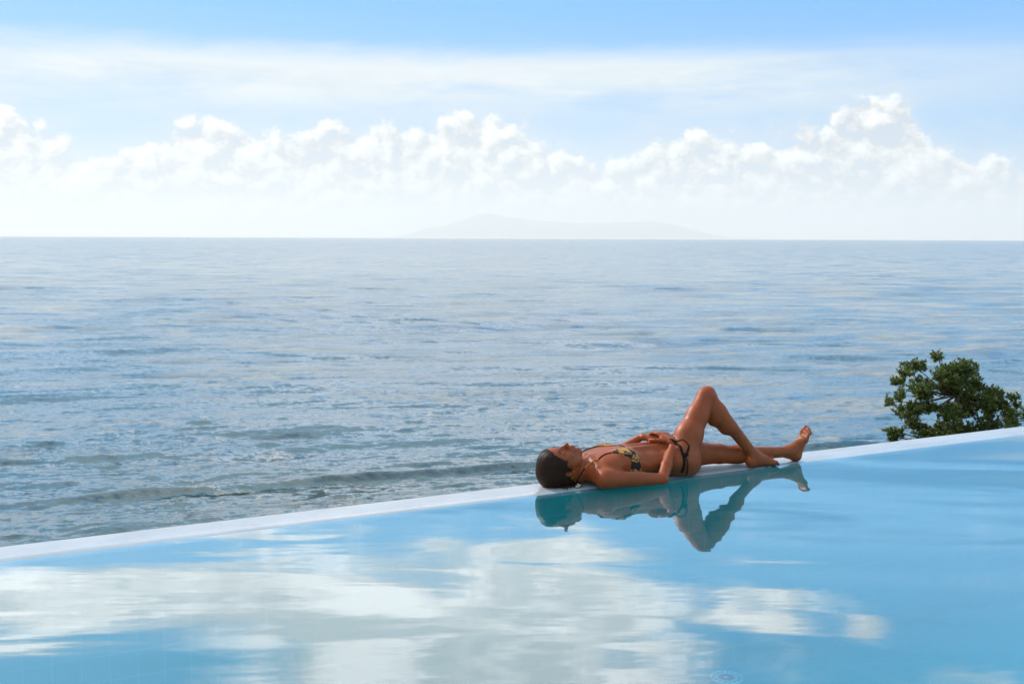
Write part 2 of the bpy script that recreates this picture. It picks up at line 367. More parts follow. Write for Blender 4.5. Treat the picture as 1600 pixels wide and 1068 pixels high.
#%%POOL
def build_pool():
    pool = empty('swimming_pool', EDGE_O, EDGE_A)
    tag(pool, 'tiled infinity pool with a flush white stone rim, filled to the brim with clear water', 'swimming pool')
    XL, XR = -9., 16.; YB = -10.5; FZ = -1.0; RIM = .23
    prof = [(0., -.014), (.0005, -.010), (.004, -.005), (.010, -.001), (.018, .0015), (.030, .004), (.045, .0055), (.060, .006), (.195, .0062), (.206, .0050), (.211, .001), (.211, -.06)]
    stone = principled('coping_stone', lambda t: t.mix(t.m('MULTIPLY', t.smooth(t.noise(t.node('ShaderNodeTexCoord').outputs['Object'], 3.5, 6, .6), .35, .7), .8),
                       rgba(.43, .43, .435), rgba(.35, .35, .355)),
                       lambda t: t.m('MULTIPLY_ADD', t.smooth(t.m('ADD', t.sep(t.node('ShaderNodeTexCoord').outputs['Object'])[1], t.m('MULTIPLY', t.noise(t.v('MULTIPLY', t.node('ShaderNodeTexCoord').outputs['Object'], (.5, 1, 1)), 3, 4), .05)), .10, .125), .26, .06), .5,
                       bump=lambda t: (t.noise(t.node('ShaderNodeTexCoord').outputs['Object'], 60, 4, .6), .0012))
    # slabs of coping butted with 2 mm joints
    V, F = [], []
    x = XL; L = 60.; g = 0.
    xs = []
    while x < XR: xs.append((x+g, min(x+L, XR)-g)); x += L
    for a, b in xs:
        k = len(V)
        for xx in (a, b):
            for y, z in prof: V.append((xx, y, z))
        n = len(prof)
        for i in range(n-1): F.append((k+i, k+i+1, k+n+i+1, k+n+i)[::-1])
        F.append(tuple(range(k, k+n))); F.append(tuple(reversed(range(k+n, k+2*n))))
    cop = mesh_np('coping', V, F, stone, pool, False)
    # tiles
    def tile_col(dark, axis):
        def f(t):
            p = t.node('ShaderNodeTexCoord').outputs['Object']
            x, y, z = t.sep(p)
            u, v = (x, y) if axis == 'xy' else (x, z) if axis == 'xz' else (y, z)
            T = .10
            br = t.node('ShaderNodeTexBrick'); br.offset = 0; br.squash = 1
            t.link(t.comb(u, v, 0.), br.inputs['Vector']); br.inputs['Scale'].default_value = 1.
            br.inputs['Brick Width'].default_value = T; br.inputs['Row Height'].default_value = T; br.inputs['Mortar Size'].default_value = .0018
            br.inputs['Color1'].default_value = rgba(.040, .40, .40); br.inputs['Color2'].default_value = rgba(.036, .37, .37)
            br.inputs['Mortar'].default_value = rgba(.14, .49, .52); br.inputs['Mortar Smooth'].default_value = .6
            n = t.noise(p, 1.1, 3)
            return t.mix(t.lin(n, .3, .7, 0., .25), br.outputs[0], rgba(.035, .41, .42))
        return f
    tx = principled('pool_tile_floor', tile_col(0, 'xy'), .3, .3); tz = principled('pool_tile_wall', tile_col(0, 'xz'), .3, .3); ty = principled('pool_tile_end', tile_col(0, 'yz'), .3, .3)
    q = lambda pts: (pts, [tuple(range(len(pts)))])
    mb = MB(); mb.add(q([(XL, YB, FZ), (XR, YB, FZ), (XR, .001, FZ), (XL, .001, FZ)])); mb.build('basin_floor', tx, pool, False)
    mb = MB(); mb.add(q([(XL, 0, FZ), (XR, 0, FZ), (XR, 0, -.0142), (XL, 0, -.0142)])); mb.add(q([(XL, YB, FZ), (XR, YB, FZ), (XR, YB, .0), (XL, YB, .0)]))
    mb.build('side_wall', tz, pool, False)
    for xx in (XL, XR):
        mb = MB(); mb.add(q([(xx, YB, FZ), (xx, 0, FZ), (xx, 0, 0), (xx, YB, 0)])); mb.build('end_wall', ty, pool, False)
    # outer face of the edge wall and retaining wall
    wallm = principled('render_white', lambda t: t.mix(t.noise(t.node('ShaderNodeTexCoord').outputs['Object'], 1.3, 6), rgba(.55, .53, .50), rgba(.68, .66, .63)), .8, .3)
    mb = MB()
    for a, b in (((XL-.3, .197, -5.), (XR+.3, .197, -.0605)), ):
        mb.add(q([(a[0], a[1], a[2]), (b[0], a[1], a[2]), (b[0], a[1], b[2]), (a[0], a[1], b[2])]))
        mb.add(q([(a[0], a[1], b[2]), (b[0], a[1], b[2]), (b[0], .02, b[2]), (a[0], .02, b[2])]))
    mb.build('retaining_wall', wallm, pool, False)
    # pale deck on the other three sides
    mb = MB()
    def box(x0, x1, y0, y1, z0, z1):
        vs = [(x, y, z) for x in (x0, x1) for y in (y0, y1) for z in (z0, z1)]
        return vs, [(0, 1, 3, 2), (4, 6, 7, 5), (0, 4, 5, 1), (2, 3, 7, 6), (0, 2, 6, 4), (1, 5, 7, 3)]
    mb.add(box(XL-6, XR+6, YB-4, YB, -.3, .03)); mb.add(box(XL-6, XL, YB, .23, -.3, .03)); mb.add(box(XR, XR+6, YB, .23, -.3, .03))
    mb.build('surround', stone, pool, False)
    # drain cover in the floor
    drain = empty('drain_cover', (0, 0, 0), 0, pool)
    plast = principled('drain_plastic', rgba(.35, .62, .68), .4, .4)
    dark = principled('drain_slot', rgba(.02, .12, .16), .6, .3)
    def ring(r0, r1, z, n=48):
        V = []; F = []
        for i in range(n):
            a = 2*math.pi*i/n; V += [(r0*math.cos(a), r0*math.sin(a), z), (r1*math.cos(a), r1*math.sin(a), z)]
        for i in range(n): j = (i+1) % n; F.append((2*i, 2*i+1, 2*j+1, 2*j))
        return V, F
    mb = MB(); mb.add(ring(.0, .078, .004)); 
    mb.add(tube([(.078*math.cos(a), .078*math.sin(a), .004) for a in np.linspace(0, 2*math.pi, 40)], .006, 6, False))
    mb.add(tube([(.05*math.cos(a), .05*math.sin(a), .005) for a in np.linspace(0, 2*math.pi, 32)], .004, 6, False))
    c1 = mb.build('drain_rim', plast, drain)
    mb = MB()
    for k in range(16):
        a = 2*math.pi*k/16; c, s = math.cos(a), math.sin(a)
        for r0, r1 in ((.018, .042), (.058, .070)):
            w = .0035
            mb.add(q([(r0*c-w*s, r0*s+w*c, .009), (r1*c-w*s, r1*s+w*c, .009), (r1*c+w*s, r1*s-w*c, .009), (r0*c+w*s, r0*s-w*c, .009)]))
    c2 = mb.build('drain_slots', dark, drain, False)
    drain.location = DRAIN
    # water: clear sheet, gentle ripples
    m, t = new_mat('pool_water')
    out = t.node('ShaderNodeOutputMaterial'); gl = t.node('ShaderNodeBsdfGlossy'); tr = t.node('ShaderNodeBsdfTransparent'); mx = t.node('ShaderNodeMixShader')
    tr.inputs[0].default_value = rgba(.62, .93, .96); gl.inputs['Roughness'].default_value = .0; gl.inputs['Color'].default_value = rgba(.97, 1., 1.)
    pos = t.node('ShaderNodeNewGeometry').outputs['Position']
    def slopes(sx, sy, det, rough, seed, dist=.5):
        c = t.noise(t.v('ADD', t.v('MULTIPLY', pos, (sx, sy, 0)), (seed, seed*1.7, 0)), 1., det, rough, dist, '2D', 'Color')
        return t.v('MULTIPLY', t.v('SUBTRACT', c, (.5, .5, .5)), (.5, 1., 0.))
    calm = t.smooth(t.noise(t.v('MULTIPLY', pos, (.35, .35, 0)), 1., 2), .35, .65, .5, 1.3)
    a = t.v('SCALE', slopes(.35, 1.5, 4, .5, 2., 1.0), scale=.085)
    b = t.v('SCALE', slopes(1.6, 9., 3, .5, 7.), scale=.016)
    c = t.v('SCALE', slopes(6., 34., 2, .5, 13.), scale=t.m('MULTIPLY', calm, .009))
    nn = t.v('NORMALIZE', t.v('ADD', (0, 0, 1), t.v('ADD', a, t.v('ADD', b, c))))
    # Schlick reflectance, the same from above and below
    inc = t.node('ShaderNodeNewGeometry').outputs['Incoming']
    cosv = t.m('ABSOLUTE', t.v('DOT_PRODUCT', nn, inc, out='Value'))
    fr = t.m('MULTIPLY_ADD', t.m('POWER', t.m('SUBTRACT', 1., cosv, clamp=True), 3.8), .88, .11)
    t.link(nn, gl.inputs['Normal']); t.link(fr, mx.inputs[0]); t.link(tr.outputs[0], mx.inputs[1]); t.link(gl.outputs[0], mx.inputs[2]); t.link(mx.outputs[0], out.inputs[0])
    V = [EDGE_O+EX*x+EY*y for x, y in ((XL, YB), (XR, YB), (XR, .013), (XL, .013))]
    w = mesh_np('pool_water', V, [(0, 1, 2, 3)], m, smooth=False); tag(w, kind='structure')
DRAIN = (.96, -.115, -1.0)
build_pool()
#%%TREE
def leaf_mat(name, c1, c2):
    m, t = new_mat(name)
    out = t.node('ShaderNodeOutputMaterial'); b = t.node('ShaderNodeBsdfPrincipled'); tl = t.node('ShaderNodeBsdfTranslucent'); mx = t.node('ShaderNodeMixShader')
    oi = t.node('ShaderNodeNewGeometry').outputs['Random Per Island']
    n = t.noise(t.node('ShaderNodeTexCoord').outputs['Object'], 1.4, 3)
    col = t.mix(t.m('ADD', t.m('MULTIPLY', oi, .7), t.m('MULTIPLY', n, .4), clamp=True), c1, c2)
    t.link(col, b.inputs['Base Color']); b.inputs['Roughness'].default_value = .42; b.inputs['Specular IOR Level'].default_value = .35
    t.link(t.mix(1., col, rgba(1.5, 1.7, .5), 'MULTIPLY'), tl.inputs[0]); mx.inputs[0].default_value = .28
    t.link(b.outputs[0], mx.inputs[1]); t.link(tl.outputs[0], mx.inputs[2]); t.link(mx.outputs[0], out.inputs[0])
    return m
LEAF = leaf_mat('leaf_green', rgba(.032, .056, .009), rgba(.125, .150, .024))
BARK = principled('bark', lambda t: t.mix(t.noise(t.node('ShaderNodeTexCoord').outputs['Object'], 14, 5), rgba(.06, .045, .032), rgba(.17, .13, .10)), .9, .2)
def build_tree(loc, clumps, base_h, seed, label, group):
    rnd = random.Random(seed)
    root = empty('tree', loc); tag(root, label, 'tree', group)
    br = MB(); LV = []; LF = []
    hub = [Vector((.0, 0, base_h+1.2)), Vector((.2, .1, base_h+2.3)), Vector((.05, 0, base_h+3.1))]
    br.add(tube([(0, 0, -.1), (.06, .02, base_h+.6), hub[0], hub[1], hub[2]], [.14, .12, .10, .07, .04], 9))
    def leaf(p, d, up, L, w):
        k = len(LV); s = d.cross(up).normalized(); n = s.cross(d)
        LV.extend([p, p+d*L*.45+s*w-n*w*.15, p+d*L*.8+s*w*.8-n*w*.3, p+d*L-n*w*.6, p+d*L*.8-s*w*.8-n*w*.3, p+d*L*.45-s*w-n*w*.15, p+d*L*.55+n*w*.12])
        LF.extend([(k, k+1, k+6), (k+1, k+2, k+6), (k+2, k+3, k+6), (k+3, k+4, k+6), (k+4, k+5, k+6), (k+5, k, k+6)])
    for (cx, cz, rx, rz) in clumps:
        c = Vector((cx, rnd.uniform(-.5, .5), cz))
        h = min(hub, key=lambda q: (q-c).length if q.z < c.z+.3 else 99)
        mid = (h+c)/2+Vector((rnd.uniform(-.1, .1), rnd.uniform(-.1, .1), -.08))
        br.add(tube([h, mid, c], [.024, .013, .006], 6))
        nros = max(9, int(rx*rz*2300))
        for _ in range(nros):
            while True:
                q = Vector((rnd.uniform(-1, 1), rnd.uniform(-1, 1), rnd.uniform(-1, 1)))
                if .2 < q.length < 1: break
            q = q*(rnd.random()**.22)
            tip = c+Vector((q.x*rx, q.y*max(rx, .22), q.z*rz))
            st = c+Vector((q.x*rx*.2, q.y*.06, q.z*rz*.1-.04))
            br.add(tube([st, (st+tip)/2+Vector((0, 0, -.02)), tip], [.007, .005, .003], 4, False))
            axis = (Vector((q.x*.8, q.y*.8, .7+q.z*.5))+Vector((rnd.gauss(0, .25), rnd.gauss(0, .25), 0))).normalized()
            a0 = axis.orthogonal().normalized(); b0 = axis.cross(a0)
            nl = rnd.randint(6, 9)
            for i in range(nl):
                an = 2.4*i+rnd.uniform(-.3, .3); tilt = rnd.uniform(.2, 1.15)
                d = (axis*math.cos(tilt)+(a0*math.cos(an)+b0*math.sin(an))*math.sin(tilt)).normalized()
                leaf(tip-axis*rnd.uniform(0, .05), d, axis, rnd.uniform(.045, .075), rnd.uniform(.011, .017))
    br.build('trunk', BARK, root)
    mesh_np('crown', LV, LF, LEAF, root, False)
    return root
cl = [(1465, 552, 9, 8), (1490, 565, 20, 12), (1508, 572, 20, 12), (1470, 578, 24, 16), (1440, 570, 20, 8), (1418, 577, 14, 6), (1408, 592, 12, 7), (1400, 608, 9, 10), (1397, 625, 7, 9),
      (1408, 640, 6, 6), (1430, 600, 18, 14), (1455, 604, 20, 14), (1490, 598, 24, 16), (1512, 612, 18, 12), (1538, 602, 13, 7), (1556, 616, 18, 9), (1580, 612, 9, 6), (1591, 624, 5, 6),
      (1440, 626, 18, 9), (1470, 632, 22, 12), (1500, 638, 22, 12), (1528, 636, 18, 14), (1545, 655, 20, 14), (1563, 638, 7, 12), (1428, 655, 16, 9), (1408, 672, 15, 8), (1408, 682, 10, 6),
      (1445, 668, 20, 12), (1480, 662, 22, 12), (1515, 668, 22, 12), (1500, 690, 60, 14), (1440, 700, 40, 14), (1550, 690, 30, 14), (1480, 730, 50, 20), (1535, 618, 16, 12), (1528, 592, 14, 10), (1552, 606, 14, 9), (1418, 628, 14, 12), (1425, 645, 12, 10), (1570, 628, 12, 10), (1548, 632, 14, 10)]
S = 87.
T1 = Vector((7.86, 19.6, 0)); ZC = -1.70   # height of the crown's middle
build_tree((T1.x, T1.y, -6.0), [((x-1490)/S, (620-y)/S+ZC+6.0, rx/S*1.2, ry/S*1.3) for x, y, rx, ry in cl], 1.3, 5, 'leafy green seaside tree standing alone beyond the pool rim, its whole rounded crown in view', None)
cl2 = [(1588, 656, 10, 8), (1578, 664, 10, 6), (1600, 650, 14, 12), (1618, 645, 16, 14), (1640, 650, 20, 16), (1610, 680, 26, 14), (1650, 690, 26, 18), (1625, 720, 30, 16)]
build_tree((T1.x+1.75, T1.y+.3, -6.3), [((x-1640)/S, (620-y)/S+ZC+6.3, rx/S*1.2, ry/S*1.2) for x, y, rx, ry in cl2], 1.3, 9, 'tuft of green leaves just cut off by the right border, above the white rim', None)
#%%PERSON
class Field:
    """distance field on a grid; shapes are blended in and the surface is then meshed as one skin"""
    def __init__(s, lo, hi, h):
        s.h = h; s.lo = np.array(lo, float); s.n = np.ceil((np.array(hi)-s.lo)/h).astype(int)+1
        s.ax = [s.lo[i]+h*np.arange(s.n[i]) for i in range(3)]
        s.D = np.full(tuple(s.n), .2, np.float32)
    def box(s, lo, hi):
        a = np.clip(np.floor((np.array(lo)-s.lo)/s.h).astype(int), 0, s.n-1); b = np.clip(np.ceil((np.array(hi)-s.lo)/s.h).astype(int)+1, 1, s.n)
        sl = tuple(slice(i, j) for i, j in zip(a, b))
        G = np.meshgrid(*[s.ax[i][sl[i]] for i in range(3)], indexing='ij', sparse=False)
        return sl, np.stack(G, -1)
    def blend(s, sl, d, k, op='add'):
        A = s.D[sl]
        if op == 'add':
            if k > 0:
                h = np.clip(.5+.5*(A-d)/k, 0, 1); s.D[sl] = A*(1-h)+d*h-k*h*(1-h)
            else: s.D[sl] = np.minimum(A, d)
        else:
            d = -d
            h = np.clip(.5-.5*(A-d)/max(k, 1e-5), 0, 1); s.D[sl] = A*(1-h)+d*h+k*h*(1-h)
    def cone(s, a, b, ra, rb, k=.02, wide=None, fac=1., op='add'):
        """round cone from a to b; widened by fac along the direction wide"""
        a = np.array(a, float); b = np.array(b, float); m = max(ra, rb)*max(fac, 1)+k+.02
        sl, P = s.box(np.minimum(a, b)-m, np.maximum(a, b)+m)
        if wide is not None:
            w = np.array(wide, float); w /= np.linalg.norm(w); c = 1/fac-1
            A = a; P = P-A; P = P+np.einsum('...i,i->...', P, w)[..., None]*w*c; B = (b-A); B = B+B@w*w*c; A = np.zeros(3)
        else: P = P-a; B = b-a
        l2 = B@B
        if l2 < 1e-12: d = np.linalg.norm(P, axis=-1)-ra
        else:
            tt = np.clip(P@B/l2, 0, 1); d = np.linalg.norm(P-tt[..., None]*B, axis=-1)-(ra+(rb-ra)*tt)
        s.blend(sl, d.astype(np.float32), k, op)
    def ell(s, c, r, k=.02, M=None, op='add'):
        """ellipsoid; M columns are its axes"""
        c = np.array(c, float); r = np.array(r, float); m = r.max()+k+.02
        sl, P = s.box(c-m, c+m); P = P-c
        if M is not None: P = P@np.array(M)
        q = np.linalg.norm(P/r, axis=-1); g = np.linalg.norm(P/r**2, axis=-1)
        d = q*(q-1)/np.maximum(g, 1e-6)
        s.blend(sl, d.astype(np.float32), k, op)
    def at(s, p):
        f = (np.asarray(p, float)-s.lo)/s.h; i = np.clip(np.floor(f).astype(int), 0, s.n-2); w = f-i; o = 0.
        for a in (0, 1):
            for b in (0, 1):
                for c in (0, 1):
                    o = o+s.D[i[..., 0]+a, i[..., 1]+b, i[..., 2]+c]*((w[..., 0] if a else 1-w[..., 0])*(w[..., 1] if b else 1-w[..., 1])*(w[..., 2] if c else 1-w[..., 2]))
        return o
    def grad(s, p, e=.003):
        g = np.stack([s.at(p+np.eye(3)[i]*e)-s.at(p-np.eye(3)[i]*e) for i in range(3)], -1)
        return g/np.maximum(np.linalg.norm(g, axis=-1, keepdims=True), 1e-9)
    def onto(s, p, off=0.):
        p = np.array(p, float)
        for _ in range(14): p = p-(s.at(p)-off)[..., None]*s.grad(p)*.8
        return p
def surface(D, lo, h):
    """surface nets: one vertex per cell the surface crosses, one quad per crossed edge"""
    ins = D < 0; nx, ny, nz = D.shape
    corners = [(a, b, c) for a in (0, 1) for b in (0, 1) for c in (0, 1)]
    cnt = sum(ins[a:nx-1+a, b:ny-1+b, c:nz-1+c].astype(np.int8) for a, b, c in corners)
    act = (cnt > 0) & (cnt < 8); I = np.argwhere(act); ids = -np.ones(act.shape, np.int32); ids[act] = np.arange(len(I))
    S = np.zeros((len(I), 3)); N = np.zeros(len(I))
    def val(c): return D[I[:, 0]+c[0], I[:, 1]+c[1], I[:, 2]+c[2]]
    for c in corners:
        for ax in range(3):
            if c[ax]: continue
            e = list(c); e[ax] = 1; v0 = val(c); v1 = val(e); x = (v0 < 0) != (v1 < 0)
            tt = np.where(x, v0/np.where(x, v0-v1, 1), 0)
            p = np.tile(np.array(c, float), (len(I), 1)); p[:, ax] += tt
            S += p*x[:, None]; N += x
    V = np.array(lo)+(I+S/np.maximum(N, 1)[:, None])*h
    F = []
    for ax in range(3):
        u, v = (ax+1) % 3, (ax+2) % 3
        s0 = [slice(None)]*3; s1 = [slice(None)]*3; s0[ax] = slice(0, -1); s1[ax] = slice(1, None)
        A = ins[tuple(s0)]; B = ins[tuple(s1)]; E = np.argwhere(A != B)
        ok = (E[:, u] > 0) & (E[:, v] > 0) & (E[:, u] < D.shape[u]-1) & (E[:, v] < D.shape[v]-1); E = E[ok]
        fl = A[E[:, 0], E[:, 1], E[:, 2]]
        def cell(du, dv):
            q = E.copy(); q[:, u] -= du; q[:, v] -= dv; return ids[q[:, 0], q[:, 1], q[:, 2]]
        Q = np.stack([cell(1, 1), cell(0, 1), cell(0, 0), cell(1, 0)], -1)
        Q[~fl] = Q[~fl][:, ::-1]; F.append(Q)
    F = np.concatenate(F); F = F[(F >= 0).all(1)]
    return V, F
def build_person():
    root = empty('person', EDGE_O+Vector((0, 0, .0065)), EDGE_A)
    tag(root, 'tanned woman in a bikini lying on the pool rim, one knee raised, hands on belly', 'person')
    fd = Field((-.03, -.14, -.03), (1.80, .44, .47), .004)
    # ---- torso (x from head to feet, y away from the pool, z up)
    c_, e_ = fd.cone, fd.ell
    Q = np.array([0, -.010, -.013])         # the trunk sinks a little into its own weight
    tc = lambda a, b, *r, **k: c_(np.array(a)+Q, np.array(b)+Q, *r, **k)
    te = lambda a, *r, **k: e_(np.array(a)+Q, *r, **k)
    te((.345, .13, .082), (.10, .150, .066), .02)
    te((.43, .13, .088), (.15, .132, .080), .03)
    tc((.50, .13, .087), (.60, .13, .086), .074, .064, .03, (0, 1, 0), 1.62)
    tc((.60, .13, .086), (.70, .13, .088), .064, .070, .03, (0, 1, 0), 1.72)
    te((.765, .13, .090), (.105, .160, .082), .03)
    te((.812, .062, .072), (.080, .078, .073), .03); te((.812, .198, .072), (.080, .078, .073), .03)
    # shoulders, collar bones, neck
    te((.288, -.028, .060), (.052, .052, .048), .035); te((.285, .280, .062), (.052, .052, .048), .035)
    tc((.255, .10, .075), (.275, .02, .072), .038, .040, .03); tc((.255, .16, .075), (.275, .24, .072), .038, .040, .03)
    tc((.175, .128, .062), (.285, .13, .078), .050, .056, .025, (0, 1, 0), 1.06)
    for sg in (-1, 1):
        tc((.288, .13+sg*.018, .137), (.268, .13+sg*.12, .108), .0075, .0085, .014)
        tc((.165, .118+sg*.045, .060), (.285, .13+sg*.014, .132), .011, .008, .014)
        te((.435, .13+sg*.076, .128), (.062, .056, .042), .022)
        te((.37, .13+sg*.08, .112), (.07, .065, .038), .03)
        te((.735, .13+sg*.115, .155), (.022, .018, .012), .02)       # hip bones
        tc((.53, .13+sg*.035, .155), (.72, .13+sg*.028, .158), .012, .012, .022)
    tc((.655, .13, .188), (.668, .13, .170), .008, .005, .008, op='cut')
    # ---- legs
    c_((.775, .048, .078), (.840, .066, .185), .080, .066, .035)
    c_((.840, .066, .185), (.905, .084, .275), .066, .051, .03); c_((.905, .084, .275), (.966, .100, .362), .051, .046, .03)
    e_((.978, .104, .372), (.043, .042, .042), .022)
    e_((.990, .104, .398), (.022, .026, .016), .016)
    c_((.984, .100, .358), (1.230, .032, .058), .040, .026, .022)
    c_((1.005, .097, .300), (1.080, .076, .205), .042, .036, .028)
    e_((1.028, .094, .270), (.036, .040, .058), .03, np.array([[.82, 0, .57], [0, 1, 0], [-.57, 0, .82]]))
    def foot(ank, heel, ball, toe, side, up, k=.014):
        ank, heel, ball, toe, side, up = [np.array(q, float) for q in (ank, heel, ball, toe, side, up)]
        c_(ank, heel, .027, .026, .02); c_(heel, ball, .025, .017, .02, side, 1.35)
        c_(ank, (ank*.35+ball*.65)+up*.006, .028, .019, .022, side, 1.25)
        c_(ball-side*.014, ball+side*.018, .018, .015, k)
        f = (toe-ball); L = np.linalg.norm(f); f /= L
        for i, (w, l, r) in enumerate(((-.026, 1., .0110), (-.008, .98, .0078), (.005, .90, .0072), (.0165, .78, .0068), (.0275, .62, .0068))):
            b = ball+side*w; m = b+f*L*l*.62+up*.006; e = b+f*L*l-up*.004
            c_(b, m, r*1.12, r, .006); c_(m, e, r, r*.95, .004)
        c_(ank-side*.024+up*.002, ank-side*.026, .0105, .0105, .012); c_(ank+side*.024, ank+side*.026, .0105, .0105, .012)
        c_(heel*.9+ank*.1, ank+(ank-ball)*.12+up*.02, .018, .017, .015)
    foot((1.232, .030, .054), (1.212, .028, .025), (1.325, .020, .017), (1.378, .016, .008), (0, -1, 0), (0, 0, 1))
    c_((.775, .185, .074), (.935, .160, .072), .080, .066, .03); c_((.935, .160, .072), (1.070, .138, .062), .066, .050, .03)
    e_((1.092, .134, .062), (.046, .045, .044), .022); e_((1.096, .132, .092), (.024, .026, .014), .016)
    c_((1.100, .132, .056), (1.475, .052, .050), .042, .027, .022)
    e_((1.190, .114, .052), (.085, .046, .046), .03)
    foot((1.480, .050, .050), (1.520, .044, .026), (1.566, .038, .110), (1.600, .034, .170), (0, -1, 0), (-.90, 0, .42))
    # ---- arms: built after the trunk so they only blend at the shoulder
    def arm(sh, el, wr, rs, re, rw):
        sh, el, wr = [np.array(q, float) for q in (sh, el, wr)]
        c_(sh, sh*.45+el*.55, rs, rs*.86, .016); c_(sh*.45+el*.55, el, rs*.86, re, .010)
        e_(el, (re*1.02,)*3, .010)
        c_(el, el*.62+wr*.38, re*.98, re*1.0, .010); c_(el*.62+wr*.38, wr, re*1.0, rw, .008)
    arm((.292, -.042, .044), (.580, -.074, .021), (.728, .040, .154), .042, .0275, .0182)
    arm((.290, .272, .045), (.515, .335, .045), (.660, .208, .172), .040, .0275, .0182)
    def hand(wr, kn, side, up, curl, thumb, spread=1., fl=1.):
        """palm from the wrist wr to the knuckles kn; side points to the thumb, up is the back of the hand"""
        wr, kn, side, up = [np.array(q, float) for q in (wr, kn, side, up)]
        f = kn-wr; f /= np.linalg.norm(f)
        for w in (-.027, -.009, .009, .027):
            c_(wr+side*w*.55, kn+side*w*1.06, .0122, .0092, .006)
        c_(wr+side*.012, wr+(kn-wr)*.55+side*.024-up*.004, .013, .012, .012)
        for i, (w, L, r) in enumerate(((.029, .070, .0082), (.010, .078, .0086), (-.009, .073, .0082), (-.027, .058, .0072))):
            L *= fl; p = kn+side*w*1.04+f*(.0035 if i in (1, 2) else 0.); d = f+side*w*2.4*spread; d /= np.linalg.norm(d); ang = 0.
            rr = r
            for j, (s, a) in enumerate(((.46, curl[0]), (.30, curl[1]), (.24, curl[2]))):
                ang += a*(1+.10*(i-1.5)); q = p+(d*math.cos(ang)-up*math.sin(ang))*L*s
                c_(p, q, rr, rr*.92, .0018); p = q; rr *= .93
        t0 = wr+f*.022+side*.022-up*.003; p = t0; rr = .0115
        for v in thumb:
            q = p+np.array(v, float); c_(p, q, rr, rr*.86, .006); p = q; rr *= .86
    # her left hand lies flat on the belly, the right one covers it
    hand((.667, .200, .174), (.722, .150, .170), (-.66, -.70, -.10), (-.15, .12, .98), (.15, .35, .2), ((.002, -.030, -.006), (.020, -.024, -.006)), 1., .95)
    hand((.729, .048, .164), (.722, .122, .196), (-.99, -.02, .05), (.10, -.36, .93), (.42, .60, .45), ((-.022, .018, .001), (-.020, .020, .000), (-.010, .016, -.002)), 1., 1.)
    # ---- head
    C0 = np.array([.124, .118, .094]); up_ = np.array([-.999, .0, -.015]); up_ /= np.linalg.norm(up_)
    fr = np.array([.0, -.17, .98]); fr -= fr@up_*up_; fr /= np.linalg.norm(fr); rt = np.cross(fr, up_)
    M = np.stack([rt, fr, up_], 1)
    H = lambda x, y, z: C0+M@np.array([x, y, z])
    e_(H(0, -.014, .018), (.074, .093, .086), .01, M)
    e_(H(0, .022, -.034), (.058, .060, .072), .025, M)
    e_(H(0, .045, .038), (.054, .040, .046), .02, M)
    for s in (-1, 1):
        c_(H(s*.047, -.006, -.058), H(s*.012, .056, -.101), .017, .014, .022)
        e_(H(s*.036, .050, -.030), (.022, .024, .020), .018, M)
        c_(H(s*.006, .078, .014), H(s*.040, .066, .018), .0085, .007, .010)
        c_(H(s*.044, .020, -.035), H(s*.040, .030, -.075), .022, .016, .02)
    c_(H(0, .063, -.103), H(0, .066, -.100), .0135, .012, .016)
    for s in (-1, 1):
        e_(H(s*.029, .086, -.004), (.0165, .013, .011), .010, M, op='cut')
        e_(H(s*.030, .0665, -.005), (.0140, .0140, .0118), .004, M)
    c_(H(0, .078, .004), H(0, .098, -.034), .0065, .0085, .010)
    c_(H(0, .101, -.036), H(0, .100, -.040), .0088, .0082, .005)
    for s in (-1, 1): e_(H(s*.0105, .090, -.041), (.0070, .0085, .0068), .005, M)
    e_(H(0, .074, -.066), (.026, .020, .020), .014, M)
    c_(H(-.016, .080, -.0640), H(0, .0885, -.0615), .0036, .0052, .004); c_(H(.016, .080, -.0640), H(0, .0885, -.0615), .0036, .0052, .004)
    c_(H(-.015, .079, -.0700), H(0, .0865, -.0730), .0038, .0060, .004); c_(H(.015, .079, -.0700), H(0, .0865, -.0730), .0038, .0060, .004)
    for s in (-1, 1):
        ME = np.stack([rt*s, fr, up_], 1)
        tl = np.array([[math.cos(.35), math.sin(.35)*1., 0], [-math.sin(.35), math.cos(.35), 0], [0, 0, 1]])
        e_(H(s*.074, -.016, -.020), (.0065, .0165, .0290), .004, ME@tl)
        e_(H(s*.080, -.010, -.017), (.0060, .0090, .0150), .003, ME@tl, op='cut')
        e_(H(s*.0755, -.008, -.040), (.0050, .0075, .0085), .004, ME)
    # under-chin and throat
    c_(H(0, .020, -.085), (.215, .128, .105), .030, .034, .022)
    # keep the underside on the stone
    V, F = surface(fd.D, fd.lo, fd.h)
    V[:, 2] = np.where(V[:, 2] < .002, .002-(.002-V[:, 2])*.12, V[:, 2])
    skin, t = new_mat('skin')
    out = t.node('ShaderNodeOutputMaterial'); b = t.node('ShaderNodeBsdfPrincipled'); t.link(b.outputs[0], out.inputs[0])
    oc = t.node('ShaderNodeTexCoord').outputs['Object']
    tint = t.node('ShaderNodeVertexColor', layer_name='tint').outputs[0]
    mot = t.noise(oc, 26, 5, .6); mot2 = t.noise(oc, 5, 3)
    base = t.mix(t.lin(mot, .3, .7), rgba(.205, .041, .008), rgba(.300, .068, .013))
    base = t.mix(t.smooth(mot2, .35, .65, 0., .6), base, rgba(.33, .056, .011))
    t.link(t.mix(1., base, tint, 'MULTIPLY'), b.inputs['Base Color'])
    t.put(b.inputs['Roughness'], t.lin(t.noise(oc, 14, 4), .3, .7, .38, .56)); b.inputs['Specular IOR Level'].default_value = .28
    b.inputs['Subsurface Weight'].default_value = .08; b.inputs['Subsurface Radius'].default_value = (.012, .005, .003); b.inputs['Subsurface Scale'].default_value = 1.
    bp = t.node('ShaderNodeBump'); bp.inputs['Distance'].default_value = .00022
